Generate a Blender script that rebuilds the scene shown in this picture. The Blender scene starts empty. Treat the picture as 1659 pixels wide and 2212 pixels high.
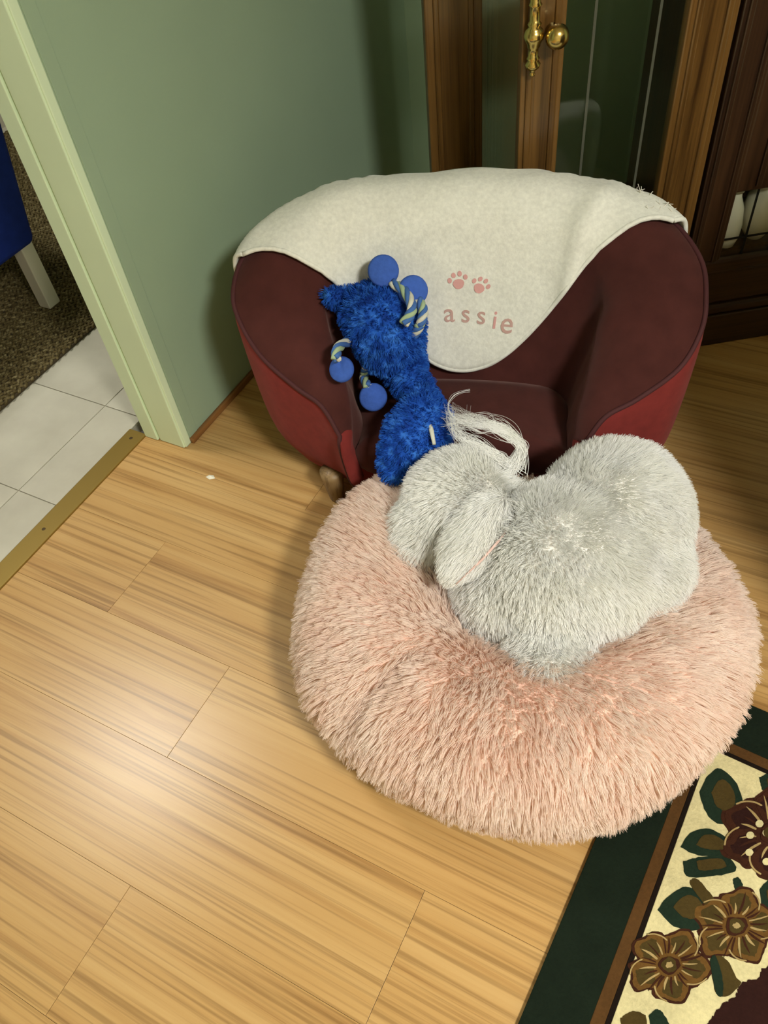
import bpy, bmesh, math, random
import numpy as np
from mathutils import Vector, Matrix, Quaternion
from mathutils.kdtree import KDTree
from mathutils import noise as mnoise

random.seed(7); rng = np.random.default_rng(7)
scene = bpy.context.scene
col = scene.collection

# ------------------------------------------------------------------ camera
FPX, CAMH = 1700.0, 1.25
RW = np.array([[0.8858, 0.2938, -0.3592], [0.4544, -0.7059, 0.5433], [-0.0940, -0.6445, -0.7588]])
cam_d = bpy.data.cameras.new('camera'); cam = bpy.data.objects.new('camera', cam_d); col.objects.link(cam)
cam_d.sensor_fit = 'VERTICAL'; cam_d.sensor_height = 36.0; cam_d.lens = 36.0 * FPX / 2212.0
cam_d.clip_start = 0.02
M3 = Matrix(((RW[0][0], -RW[0][1], -RW[0][2]), (RW[1][0], -RW[1][1], -RW[1][2]), (RW[2][0], -RW[2][1], -RW[2][2])))
cam.matrix_world = Matrix.Translation((0, 0, CAMH)) @ M3.to_quaternion().to_matrix().to_4x4()
scene.camera = cam

# ------------------------------------------------------------------ world, exposure
world = bpy.data.worlds.new('world'); scene.world = world; world.use_nodes = True
world.node_tree.nodes['Background'].inputs[0].default_value = (1.0, 0.9, 0.75, 1)
world.node_tree.nodes['Background'].inputs[1].default_value = 0.03
scene.view_settings.view_transform = 'Standard'; scene.view_settings.look = 'None'
scene.view_settings.gamma = 1.0; scene.view_settings.use_curve_mapping = False
scene.view_settings.exposure = 1.25
LAMP_POS = (1.35, -0.35, 2.36); LAMP_STR = 72.0; LAMP_COL = (1.0, 0.985, 0.90)      # living room ceiling lamp
KIT_POS = (-2.07, 0.73, 2.36); KIT_STR = 23.0; KIT_COL = (1.0, 0.985, 0.90)           # kitchen ceiling light

# ------------------------------------------------------------------ helpers
def W(u, v, z):                       # a point of the photo at a known height -> world
    r = RW @ np.array([u - 829.5, v - 1106.0, FPX])
    t = (z - CAMH) / r[2]
    return Vector((r[0] * t, r[1] * t, z))

def link(o, parent=None):
    col.objects.link(o)
    if parent is not None: o.parent = parent
    return o

def tag(o, label=None, cat=None, group=None, kind=None):
    if label: o['label'] = label
    if cat: o['category'] = cat
    if group: o['group'] = group
    if kind: o['kind'] = kind
    return o

def empty(name, loc=(0, 0, 0), rz=0.0, label=None, cat=None, group=None):
    o = bpy.data.objects.new(name, None); o.empty_display_size = 0.05
    o.location = loc; o.rotation_euler = (0, 0, rz); link(o)
    return tag(o, label, cat, group)

def mesh_obj(name, verts, faces, mat, parent=None, smooth=False):
    me = bpy.data.meshes.new(name); me.from_pydata([tuple(v) for v in verts], [], faces); me.update()
    if smooth:
        me.polygons.foreach_set('use_smooth', [True] * len(me.polygons))
    o = bpy.data.objects.new(name, me)
    for m in (mat if isinstance(mat, (list, tuple)) else [mat]): me.materials.append(m)
    return link(o, parent)

def bm_obj(name, bm, mat, parent=None, smooth=False):
    me = bpy.data.meshes.new(name)
    bmesh.ops.recalc_face_normals(bm, faces=bm.faces)
    bm.to_mesh(me); bm.free()
    if smooth: me.polygons.foreach_set('use_smooth', [True] * len(me.polygons))
    o = bpy.data.objects.new(name, me)
    for m in (mat if isinstance(mat, (list, tuple)) else [mat]): me.materials.append(m)
    return link(o, parent)

def add_box(bm, x0, x1, y0, y1, z0, z1, bev=0.0, mi=0):
    r = bmesh.ops.create_cube(bm, size=1.0)
    vs = r['verts']
    for v in vs:
        v.co = Vector(((x0 + x1) / 2 + v.co.x * (x1 - x0), (y0 + y1) / 2 + v.co.y * (y1 - y0), (z0 + z1) / 2 + v.co.z * (z1 - z0)))
    fs = set(f for v in vs for f in v.link_faces)
    for f in fs: f.material_index = mi
    if bev > 0:
        es = list(set(e for v in vs for e in v.link_edges))
        bmesh.ops.bevel(bm, geom=es, offset=bev, segments=2, affect='EDGES', profile=0.5)

def box(name, x0, x1, y0, y1, z0, z1, mat, parent=None, bev=0.0):
    bm = bmesh.new(); add_box(bm, x0, x1, y0, y1, z0, z1, bev)
    return bm_obj(name, bm, mat, parent)

def lathe(bm, prof, segs=20, mat4=None, mi=0):      # prof: list of (r, z)
    rings = []
    for r, z in prof:
        ring = []
        for k in range(segs):
            a = 2 * math.pi * k / segs
            p = Vector((r * math.cos(a), r * math.sin(a), z))
            if mat4: p = mat4 @ p
            ring.append(bm.verts.new(p))
        rings.append(ring)
    for a, b in zip(rings, rings[1:]):
        for k in range(segs):
            f = bm.faces.new((a[k], a[(k + 1) % segs], b[(k + 1) % segs], b[k])); f.material_index = mi
    for ring in (rings[0], rings[-1]):
        try: bm.faces.new(ring).material_index = mi
        except ValueError: pass

def catmull(pts, n):                  # pts (k,d) -> n samples
    P = np.asarray(pts, float); k = len(P)
    ts = np.linspace(0, k - 1, n); out = []
    for t in ts: out.append(cr(P, t))
    return np.array(out)

def cr(P, t):
    k = len(P); t = min(max(t, 0.0), k - 1.0)
    i = min(int(t), k - 2); f = t - i
    p0 = P[i - 1] if i > 0 else 2 * P[0] - P[1]
    p1 = P[i]; p2 = P[i + 1]
    p3 = P[i + 2] if i + 2 < k else 2 * P[-1] - P[-2]
    return 0.5 * ((2 * p1) + (-p0 + p2) * f + (2 * p0 - 5 * p1 + 4 * p2 - p3) * f * f + (-p0 + 3 * p1 - 3 * p2 + p3) * f ** 3)

def tube(bm, pts, radii, segs=10, mi=0, caps=True, squash=None):
    pts = [Vector(p) for p in pts]; n = len(pts); rings = []
    up = Vector((0, 0, 1)); t0 = (pts[1] - pts[0]).normalized()
    nrm = t0.cross(up)
    if nrm.length < 1e-4: nrm = Vector((1, 0, 0))
    nrm.normalize()
    for i, p in enumerate(pts):
        t = (pts[min(i + 1, n - 1)] - pts[max(i - 1, 0)]).normalized()
        nrm = (nrm - t * nrm.dot(t)).normalized(); b = t.cross(nrm)
        r = radii[i] if hasattr(radii, '__len__') else radii
        ring = []
        for k in range(segs):
            a = 2 * math.pi * k / segs
            sq = squash if squash else 1.0
            ring.append(bm.verts.new(p + nrm * (r * math.cos(a)) + b * (r * sq * math.sin(a))))
        rings.append(ring)
    for a, b in zip(rings, rings[1:]):
        for k in range(segs):
            f = bm.faces.new((a[k], a[(k + 1) % segs], b[(k + 1) % segs], b[k])); f.material_index = mi; f.smooth = True
    if caps:
        bm.faces.new(rings[0][::-1]).material_index = mi; bm.faces.new(rings[-1]).material_index = mi

# ------------------------------------------------------------------ materials
def mat(name, rgb=(0.8, 0.8, 0.8), rough=0.6, metal=0.0, sheen=0.0, spec=0.5, coat=0.0):
    m = bpy.data.materials.new(name); m.use_nodes = True
    b = m.node_tree.nodes['Principled BSDF']
    b.inputs['Base Color'].default_value = (*rgb, 1); b.inputs['Roughness'].default_value = rough
    b.inputs['Metallic'].default_value = metal; b.inputs['Specular IOR Level'].default_value = spec
    b.inputs['Sheen Weight'].default_value = sheen; b.inputs['Coat Weight'].default_value = coat
    return m

class NT:
    def __init__(s, m): s.t = m.node_tree; s.b = s.t.nodes['Principled BSDF']
    def n(s, typ, **kw):
        x = s.t.nodes.new(typ)
        for k, v in kw.items(): setattr(x, k, v)
        return x
    def l(s, a, b): s.t.links.new(a, b)
    def coords(s, scale=(1, 1, 1), rot=(0, 0, 0), which='Object', rand=False):
        tc = s.n('ShaderNodeTexCoord'); mp = s.n('ShaderNodeMapping')
        mp.inputs['Scale'].default_value = scale; mp.inputs['Rotation'].default_value = rot
        if rand:
            oi = s.n('ShaderNodeObjectInfo'); ml = s.n('ShaderNodeMath', operation='MULTIPLY'); ml.inputs[1].default_value = 37.0
            s.l(oi.outputs['Random'], ml.inputs[0])
            cx = s.n('ShaderNodeCombineXYZ'); s.l(ml.outputs[0], cx.inputs[0]); s.l(ml.outputs[0], cx.inputs[1])
            ad = s.n('ShaderNodeVectorMath', operation='ADD'); s.l(tc.outputs[which], ad.inputs[0]); s.l(cx.outputs[0], ad.inputs[1])
            s.l(ad.outputs[0], mp.inputs['Vector'])
        else: s.l(tc.outputs[which], mp.inputs['Vector'])
        return mp.outputs[0]
    def noise(s, vec, scale=5.0, detail=4.0, rough=0.55, dist=0.0):
        x = s.n('ShaderNodeTexNoise'); s.l(vec, x.inputs['Vector'])
        x.inputs['Scale'].default_value = scale; x.inputs['Detail'].default_value = detail
        x.inputs['Roughness'].default_value = rough; x.inputs['Distortion'].default_value = dist
        return x.outputs['Fac']
    def ramp(s, fac, stops):
        x = s.n('ShaderNodeValToRGB'); s.l(fac, x.inputs[0]); e = x.color_ramp.elements
        while len(e) < len(stops): e.new(0.5)
        for i, (p, c) in enumerate(stops): e[i].position = p; e[i].color = (*c, 1)
        return x.outputs[0]
    def mix(s, fac, a, b, mode='MIX'):
        x = s.n('ShaderNodeMix', data_type='RGBA', blend_type=mode)
        for sock, val in ((x.inputs[0], fac), (x.inputs[6], a), (x.inputs[7], b)):
            if hasattr(val, 'links'): s.l(val, sock)
            elif isinstance(val, (int, float)): sock.default_value = val
            else: sock.default_value = (*val, 1)
        return x.outputs[2]
    def bump(s, h, strength=0.3, dist=0.002):
        x = s.n('ShaderNodeBump'); x.inputs['Strength'].default_value = strength; x.inputs['Distance'].default_value = dist
        s.l(h, x.inputs['Height']); s.l(x.outputs[0], s.b.inputs['Normal'])
    def color(s, c): s.l(c, s.b.inputs['Base Color'])

def wood(name, dark, mid, light, axis='X', scale=1.0, rough=0.4, coat=0.0, rand=True, streak=(1.3, 34, 34)):
    m = mat(name, mid, rough, coat=coat); t = NT(m)
    sc = {'X': streak, 'Z': (streak[1], streak[1], streak[0]), 'Y': (streak[1], streak[0], streak[1])}[axis]
    v = t.coords(tuple(a * scale for a in sc), rand=rand)
    a = t.noise(v, 1.0, 6, 0.65, 0.6)
    sc2 = tuple((x * 1.6 if x == streak[0] else x * 4.5) * scale for x in sc)
    b = t.noise(t.coords(sc2, rand=rand), 1.0, 3, 0.6, 0.3)
    c1 = t.ramp(a, [(0.28, dark), (0.46, mid), (0.72, light)])
    c2 = t.ramp(b, [(0.36, (0.46, 0.40, 0.32)), (0.50, (1, 1, 1))])
    t.color(t.mix(0.6, c1, c2, 'MULTIPLY'))
    t.bump(b, 0.08, 0.001)
    return m

def fabric(name, rgb, var=0.25, scale=60, rough=0.9, sheen=0.0, bump=0.3, sheen_tint=None):
    m = mat(name, rgb, rough, sheen=sheen, spec=0.1); t = NT(m)
    v = t.coords((1, 1, 1))
    f = t.noise(v, scale, 4, 0.6); g = t.noise(v, scale / 8, 3, 0.5)
    lo = tuple(c * (1 - var) for c in rgb); hi = tuple(min(1, c * (1 + var)) for c in rgb)
    c1 = t.ramp(g, [(0.3, lo), (0.7, hi)])
    t.color(t.mix(0.35, c1, t.ramp(f, [(0.3, tuple(c * 0.6 for c in rgb)), (0.7, hi)])))
    t.bump(f, bump, 0.003)
    if sheen_tint: m.node_tree.nodes['Principled BSDF'].inputs['Sheen Tint'].default_value = (*sheen_tint, 1)
    return m

def glass_mat(name, tint=(0.97, 0.98, 0.95)):
    m = bpy.data.materials.new(name); m.use_nodes = True; t = m.node_tree; t.nodes.clear()
    out = t.nodes.new('ShaderNodeOutputMaterial'); mx = t.nodes.new('ShaderNodeMixShader')
    lw = t.nodes.new('ShaderNodeLayerWeight'); lw.inputs[0].default_value = 0.5
    pw = t.nodes.new('ShaderNodeMath'); pw.operation = 'POWER'; pw.inputs[1].default_value = 4.0; t.links.new(lw.outputs['Facing'], pw.inputs[0])
    fr = t.nodes.new('ShaderNodeMath'); fr.operation = 'MULTIPLY_ADD'; fr.inputs[1].default_value = 0.9; fr.inputs[2].default_value = 0.05; t.links.new(pw.outputs[0], fr.inputs[0])
    tr = t.nodes.new('ShaderNodeBsdfTransparent'); tr.inputs[0].default_value = (*tint, 1)
    gl = t.nodes.new('ShaderNodeBsdfGlossy'); gl.inputs['Roughness'].default_value = 0.01
    t.links.new(fr.outputs[0], mx.inputs[0]); t.links.new(tr.outputs[0], mx.inputs[1]); t.links.new(gl.outputs[0], mx.inputs[2])
    t.links.new(mx.outputs[0], out.inputs[0])
    return m

def emit_mat(name, rgb, strength):
    m = bpy.data.materials.new(name); m.use_nodes = True; t = m.node_tree; t.nodes.clear()
    out = t.nodes.new('ShaderNodeOutputMaterial'); e = t.nodes.new('ShaderNodeEmission')
    e.inputs[0].default_value = (*rgb, 1); e.inputs[1].default_value = strength
    t.links.new(e.outputs[0], out.inputs[0]); return m

MAT = {}
MAT['plank'] = wood('laminate_plank', (0.32, 0.16, 0.048), (0.50, 0.295, 0.105), (0.58, 0.37, 0.15), 'X', 1.0, 0.31, 0.0, streak=(0.8, 24, 24))
MAT['groove'] = mat('floor_groove', (0.28, 0.16, 0.06), 0.8)
def wall_paint(name, rgb):
    m = mat(name, rgb, 0.55, spec=0.35); t = NT(m); v = t.coords()
    t.color(t.ramp(t.noise(v, 2.2, 3), [(0.3, tuple(c * 0.94 for c in rgb)), (0.7, tuple(c * 1.04 for c in rgb))]))
    t.bump(t.noise(v, 160, 2), 0.06, 0.001); return m
MAT['green'] = wall_paint('sage_wall_paint', (0.32, 0.43, 0.30))
MAT['jamb'] = wall_paint('light_sage_trim_paint', (0.67, 0.81, 0.57))
MAT['cream_wall'] = wall_paint('cream_wall_paint', (0.6, 0.55, 0.42))
MAT['ceiling'] = wall_paint('ceiling_paint', (0.75, 0.72, 0.65))
MAT['brass_strip'] = mat('brass_strip', (0.30, 0.20, 0.045), 0.42, 0.55)
MAT['brass'] = mat('polished_brass', (0.62, 0.47, 0.16), 0.22, 1.0)
MAT['screw'] = mat('dark_screw', (0.08, 0.05, 0.02), 0.5, 0.6)
MAT['skirting'] = wood('skirting_wood', (0.10, 0.035, 0.01), (0.20, 0.085, 0.022), (0.28, 0.13, 0.04), 'Y', 1.0, 0.4, rand=False)
MAT['oak'] = wood('oak_cabinet_wood', (0.042, 0.018, 0.004), (0.12, 0.058, 0.013), (0.195, 0.098, 0.025), 'Z', 1.0, 0.32, 0.2)
MAT['darkoak'] = wood('dark_cabinet_wood', (0.012, 0.005, 0.002), (0.034, 0.014, 0.005), (0.055, 0.024, 0.009), 'Z', 1.0, 0.38, 0.1)
MAT['darkoak_h'] = wood('dark_cabinet_wood_rail', (0.012, 0.005, 0.002), (0.034, 0.014, 0.005), (0.055, 0.024, 0.009), 'X', 1.0, 0.38, 0.1)
MAT['glass'] = glass_mat('cabinet_glass')
MAT['bevel'] = mat('glass_bevel_line', (0.09, 0.095, 0.07), 0.2)
MAT['lead'] = mat('black_lead', (0.012, 0.012, 0.01), 0.5, 0.5)
MAT['ceramic'] = mat('white_ceramic', (0.85, 0.83, 0.70), 0.25)
def tile_mat():
    m = mat('pale_floor_tile', (0.52, 0.49, 0.40), 0.32); t = NT(m); v = t.coords(rand=True)
    t.color(t.ramp(t.noise(v, 7, 5), [(0.25, (0.44, 0.41, 0.33)), (0.75, (0.58, 0.55, 0.45))])); return m
MAT['tile'] = tile_mat(); MAT['grout'] = mat('tile_grout', (0.40, 0.37, 0.29), 0.9)
def braid_mat():
    m = mat('braided_jute', (0.2, 0.15, 0.07), 0.9, spec=0.1); t = NT(m); v = t.coords((1, 1, 1), rand=True)
    t.color(t.ramp(t.noise(v, 70, 3, 0.7), [(0.3, (0.045, 0.032, 0.012)), (0.5, (0.115, 0.085, 0.036)), (0.75, (0.30, 0.25, 0.13))])); return m
MAT['jute'] = braid_mat(); MAT['jute_dark'] = mat('mat_backing', (0.05, 0.035, 0.015), 0.95)
MAT['blue_cloth'] = fabric('royal_blue_cloth', (0.012, 0.03, 0.21), 0.15, 40, 0.7)
MAT['white_leg'] = mat('white_painted_leg', (0.62, 0.58, 0.47), 0.5)
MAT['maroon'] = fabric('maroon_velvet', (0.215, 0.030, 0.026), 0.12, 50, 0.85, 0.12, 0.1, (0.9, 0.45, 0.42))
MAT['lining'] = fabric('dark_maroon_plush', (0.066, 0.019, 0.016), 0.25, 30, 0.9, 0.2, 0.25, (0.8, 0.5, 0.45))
MAT['piping'] = mat('dark_piping', (0.055, 0.009, 0.010), 0.8)
MAT['sofa_leg'] = wood('sofa_leg_wood', (0.10, 0.06, 0.02), (0.25, 0.16, 0.07), (0.34, 0.22, 0.1), 'Z', 1.0, 0.5, rand=False)
MAT['fleece'] = fabric('cream_fleece', (0.82, 0.825, 0.75), 0.05, 130, 0.95, 0.25, 0.35)
MAT['thread_pink'] = mat('pink_embroidery', (0.68, 0.36, 0.34), 0.8)
MAT['thread_brown'] = mat('mauve_embroidery', (0.55, 0.35, 0.31), 0.8)
MAT['fleece_thread'] = mat('loose_thread', (0.8, 0.77, 0.68), 0.8)
def plush_mat(name, cols, scale):
    m = mat(name, cols[1], 0.9, spec=0.15); t = NT(m)
    t.color(t.ramp(t.noise(t.coords(), scale, 3, 0.6), [(0.32, cols[0]), (0.5, cols[1]), (0.68, cols[2])])); return m
def furry(m, k=0.4):
    t = m.node_tree; b = t.nodes['Principled BSDF']; out = t.nodes['Material Output']
    tr = t.nodes.new('ShaderNodeBsdfTranslucent'); df = t.nodes.new('ShaderNodeBsdfDiffuse'); mx = t.nodes.new('ShaderNodeMixShader'); mx.inputs[0].default_value = k
    src = b.inputs['Base Color'].links[0].from_socket
    t.links.new(src, tr.inputs[0]); t.links.new(src, df.inputs[0])
    t.links.new(df.outputs[0], mx.inputs[1]); t.links.new(tr.outputs[0], mx.inputs[2]); t.links.new(mx.outputs[0], out.inputs[0]); return m
MAT['toy'] = plush_mat('blue_plush', ((0.006, 0.035, 0.24), (0.014, 0.09, 0.46), (0.05, 0.21, 0.68)), 45)
MAT['felt'] = fabric('blue_felt', (0.055, 0.13, 0.50), 0.1, 120, 0.9)
MAT['rope_blue'] = mat('rope_blue', (0.05, 0.14, 0.40), 0.85); MAT['rope_white'] = mat('rope_white', (0.62, 0.62, 0.52), 0.85)
MAT['rope_green'] = mat('rope_green', (0.35, 0.46, 0.28), 0.85)
MAT['bed'] = plush_mat('pink_plush', ((0.92, 0.755, 0.66), (0.945, 0.81, 0.725), (0.96, 0.85, 0.775)), 14)
for _k in ('bed',): furry(MAT[_k])
MAT['bed_base'] = mat('pink_backing', (0.86, 0.60, 0.49), 0.95, spec=0.05)
MAT['dog'] = plush_mat('white_dog_fur', ((0.93, 0.93, 0.89), (0.96, 0.96, 0.935), (0.97, 0.97, 0.96)), 14); furry(MAT['dog'], 0.28)
MAT['dog_skin'] = mat('dog_skin', (0.90, 0.87, 0.82), 0.9, spec=0.05)
MAT['ear_pink'] = mat('pink_ear_skin', (0.72, 0.50, 0.45), 0.8)
MAT['nose'] = mat('black_nose', (0.01, 0.008, 0.008), 0.35)
for nm, c in dict(rug_green=(0.008, 0.014, 0.008), rug_brown=(0.085, 0.04, 0.012), rug_black=(0.010, 0.006, 0.004), rug_cream=(0.60, 0.53, 0.29),
                  rug_red=(0.024, 0.008, 0.006), petal=(0.125, 0.062, 0.015), petal_dark=(0.042, 0.014, 0.007), leaf=(0.012, 0.024, 0.014), leaf_olive=(0.06, 0.04, 0.011), petal_light=(0.36, 0.26, 0.11)).items():
    MAT[nm] = fabric(nm, c, 0.15, 220, 0.95, 0.0, 0.5)

# ------------------------------------------------------------------ fur
def tri_samples(me, n, keep=None):
    me.calc_loop_triangles(); nt = len(me.loop_triangles)
    tv = np.zeros(nt * 3, np.int32); me.loop_triangles.foreach_get('vertices', tv); tv = tv.reshape(-1, 3)
    co = np.zeros(len(me.vertices) * 3); me.vertices.foreach_get('co', co); co = co.reshape(-1, 3)
    no = np.zeros(len(me.vertices) * 3); me.vertices.foreach_get('normal', no); no = no.reshape(-1, 3)
    a, b, c = co[tv[:, 0]], co[tv[:, 1]], co[tv[:, 2]]
    ar = np.linalg.norm(np.cross(b - a, c - a), axis=1)
    idx = rng.choice(nt, n, p=ar / ar.sum())
    r1 = np.sqrt(rng.random(n)); r2 = rng.random(n)
    w = np.stack([1 - r1, r1 * (1 - r2), r1 * r2], 1)
    P = (co[tv[idx]] * w[:, :, None]).sum(1); N = (no[tv[idx]] * w[:, :, None]).sum(1)
    N /= np.linalg.norm(N, axis=1)[:, None] + 1e-9
    if keep is not None:
        k = keep(P, N); P, N = P[k], N[k]
    return P, N

def nrmz(v): return v / (np.linalg.norm(v, axis=-1, keepdims=True) + 1e-9)

def vnoise(P, scale, seed=0):
    out = np.empty((len(P), 3))
    o = Vector((seed * 13.1, seed * 7.7, seed * 3.3))
    for i, p in enumerate(P): out[i] = mnoise.noise_vector(Vector(p) * scale + o)
    return out

def hair(name, strands, radius, material, parent, kind='stuff', tip=0.25):
    n, k, _ = strands.shape
    hc = bpy.data.hair_curves.new(name); hc.add_curves([k] * n)
    hc.attributes['position'].data.foreach_set('vector', strands.astype(np.float32).ravel())
    ra = hc.attributes.get('radius') or hc.attributes.new('radius', 'FLOAT', 'POINT')
    prof = np.linspace(1, tip, k) * radius
    ra.data.foreach_set('value', np.tile(prof, n).astype(np.float32))
    hc.materials.append(material)
    o = bpy.data.objects.new(name, hc); link(o, parent)
    if kind: o['kind'] = kind
    return o

def grow(P, N, flow, length, lift, clump_n, clump, jitter, k=5, nscale=25.0, seed=1, curl=0.0):
    """strands that lie along flow, lifted off the surface; tips drawn together in clumps"""
    n = len(P)
    T = flow - N * (flow * N).sum(1)[:, None]
    d = nrmz(T) * (1 - lift) + N * lift + vnoise(P, nscale, seed) * jitter + rng.normal(0, jitter * 0.35, (n, 3))
    d = nrmz(d)
    L = (length if np.ndim(length) else np.full(n, length)) * (0.75 + 0.5 * rng.random(n))
    s = np.linspace(0, 1, k)
    d0 = nrmz(N * 0.75 + d * 0.6)
    S = np.empty((n, k, 3))
    for j, t in enumerate(s):
        dd = d0 * (1 - t) + d * t
        S[:, j] = P + nrmz(dd) * (L * t)[:, None] if j == 0 else S[:, j - 1] + nrmz(dd) * (L / (k - 1))[:, None]
    if clump_n:
        gi = rng.choice(n, min(clump_n, n), replace=False)
        kd = KDTree(len(gi))
        for q, g in enumerate(gi): kd.insert(P[g], q)
        kd.balance()
        near = np.array([gi[kd.find(p)[1]] for p in P])
        off = P - P[near]
        for j, t in enumerate(s):
            wgt = clump * t ** 1.2
            S[:, j] = S[:, j] * (1 - wgt) + S[near, j] * wgt
    return S

# ================================================================== SETTING
# --- living room floor: laminate planks running away from the doorway wall
floor = box('floor', -1.228, 2.7, -2.2, 2.42, -0.03, -0.0045, MAT['groove']); tag(floor, kind='structure')
PW = 0.19
def plank_mesh(L):
    bm = bmesh.new(); add_box(bm, 0, L - 0.0006, 0, PW - 0.0004, -0.0045, 0.0, 0.00025)
    me = bpy.data.meshes.new('plank'); bm.to_mesh(me); bm.free(); me.materials.append(MAT['plank']); return me
pm_cache = {}
joint = {0: -0.61, 1: -0.20, 2: -0.685, 3: -0.98, 4: -0.35, -1: -0.95, -2: -0.3, 5: -0.75, 6: -0.1, 7: -0.55, 8: -0.9}
for row in range(-12, 13):
    y0 = -0.115 + PW * row
    if y0 + PW < -2.2 or y0 > 2.40: continue
    j = joint.get(row, -1.2 + ((row * 0.43) % 1.2))
    xs = []; x = j - 1.28 * 2
    while x < 2.7: xs.append(x); x += 1.28
    for a in xs:
        x0 = max(a, -1.228); x1 = min(a + 1.28, 2.7)
        if x1 - x0 < 0.02: continue
        key = round(x1 - x0, 3)
        if key not in pm_cache: pm_cache[key] = plank_mesh(x1 - x0)
        o = bpy.data.objects.new('plank', pm_cache[key]); o.location = (x0, y0, 0); link(o, floor)

# --- left wall with doorway, jamb, threshold, skirting
XW = -1.109; XK = -1.223; YJ = 0.89
def wallbox(name, *a, m='green'):
    o = box(name, *a, MAT[m]); tag(o, kind='structure'); return o
wl = wallbox('wall_left', XK + 0.002, XW, YJ + 0.004, 2.42, 0.0, 2.42)
wallbox('wall_left_near', XK, XW, -2.2, 0.02, 0.0, 2.42)
wallbox('wall_left_header', XK, XW, 0.02, YJ + 0.004, 2.05, 2.42)
jamb = box('trim_1', XK - 0.004, XW + 0.0015, YJ + 0.001, YJ + 0.02, 0.002, 2.05, MAT['jamb'], bev=0.002); tag(jamb, kind='structure')
box('jamb_board', XK - 0.002, XK + 0.036, YJ - 0.006, YJ + 0.003, 0.002, 2.05, MAT['jamb'], jamb, 0.0015)
box('jamb_board', XK + 0.041, XW - 0.002, YJ - 0.003, YJ + 0.003, 0.002, 2.05, MAT['jamb'], jamb, 0.0015)
bb = box('corner_strip', XW - 0.001, XW + 0.002, YJ + 0.022, YJ + 0.05, 0.002, 2.05, MAT['green'], jamb, 0.0008)
sk = box('baseboard_left', XW, XW + 0.011, YJ + 0.018, 2.40, 0.0, 0.016, MAT['skirting'], bev=0.003); tag(sk, kind='structure')
th = box('trim_2', -1.277, -1.226, -2.2, YJ, -0.004, 0.0045, MAT['brass_strip'], bev=0.002); tag(th, kind='structure')
ps = W(95, 1143, 0.0045)
for yy in (ps.y, ps.y - 0.3, ps.y + 0.3):
    bm = bmesh.new(); lathe(bm, [(0.0001, 0), (0.0045, 0), (0.0035, 0.0012), (0.0001, 0.0014)], 12, Matrix.Translation((-1.252, yy, 0.0043)))
    bm_obj('screw', bm, MAT['screw'], th)

# --- other walls and ceilings
wallbox('wall_back', -1.109, 2.7, 2.13, 2.23, 0, 2.42)
wallbox('wall_right', 2.6, 2.7, -2.2, 2.13, 0, 2.42, m='cream_wall')
wallbox('wall_front', -4.3, 2.7, -2.3, -2.2, 0, 2.42, m='cream_wall')
ce = box('ceiling', -4.3, 2.7, -2.3, 3.3, 2.42, 2.5, MAT['ceiling']); tag(ce, kind='structure')
# --- kitchen
kf = box('floor_kitchen', -4.3, -1.277, -2.2, 3.2, -0.03, -0.004, MAT['grout']); tag(kf, kind='structure')
TW = 0.305; tmesh = None
bm = bmesh.new(); add_box(bm, 0.0012, TW - 0.0012, 0.0012, TW - 0.0012, -0.004, 0.0, 0.0008)
tmesh = bpy.data.meshes.new('tile'); bm.to_mesh(tmesh); bm.free(); tmesh.materials.append(MAT['tile'])
bm = bmesh.new(); add_box(bm, 0.0012, 0.118, 0.0012, TW - 0.0012, -0.004, 0.0, 0.0008)
tmesh2 = bpy.data.meshes.new('tile_cut'); bm.to_mesh(tmesh2); bm.free(); tmesh2.materials.append(MAT['tile'])
for i in range(0, 6):
    for j in range(-4, 9):
        y0 = 0.63 + TW * (j - 1)
        if y0 < -2.2 or y0 + TW > 3.2: continue
        if i == 0: o = bpy.data.objects.new('tile', tmesh2); o.location = (-1.396, y0, 0)
        else: o = bpy.data.objects.new('tile', tmesh); o.location = (-1.396 - TW * i, y0, 0)
        link(o, kf)
wallbox('wall_kitchen_back', -4.3, -1.223, 3.2, 3.3, 0, 2.42, m='cream_wall')
wallbox('wall_kitchen_left', -4.4, -4.3, -2.3, 3.3, 0, 2.42, m='cream_wall')
wallbox('wall_kitchen_side', -1.223, -1.109, 2.42, 3.3, 0, 2.42, m='cream_wall')

# --- lamps
kl = empty('kitchen_ceiling_light', KIT_POS, 0, 'round flush ceiling light over the kitchen floor', 'ceiling light')
bm = bmesh.new(); lathe(bm, [(0.0001, -0.06), (0.15, -0.05), (0.23, -0.02), (0.25, 0.01)], 28); bm_obj('diffuser', bm, emit_mat('kitchen_lamp_glow', KIT_COL, KIT_STR), kl, True)
bm = bmesh.new(); lathe(bm, [(0.252, 0.008), (0.262, 0.02), (0.262, 0.06), (0.0001, 0.06)], 28); bm_obj('fixture_ring', bm, MAT['white_leg'], kl, True)
cl = empty('ceiling_lamp', LAMP_POS, 0, 'round brass rimmed ceiling lamp in the living room', 'ceiling light')
bm = bmesh.new(); lathe(bm, [(0.0001, -0.04), (0.16, -0.032), (0.24, -0.012), (0.27, 0.01)], 28); bm_obj('diffuser', bm, emit_mat('ceiling_lamp_glow', LAMP_COL, LAMP_STR), cl, True)
bm = bmesh.new(); lathe(bm, [(0.273, -0.012), (0.285, -0.01), (0.29, 0.02), (0.29, 0.06), (0.0001, 0.06)], 28); bm_obj('fixture_ring', bm, MAT['brass'], cl, True)

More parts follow.
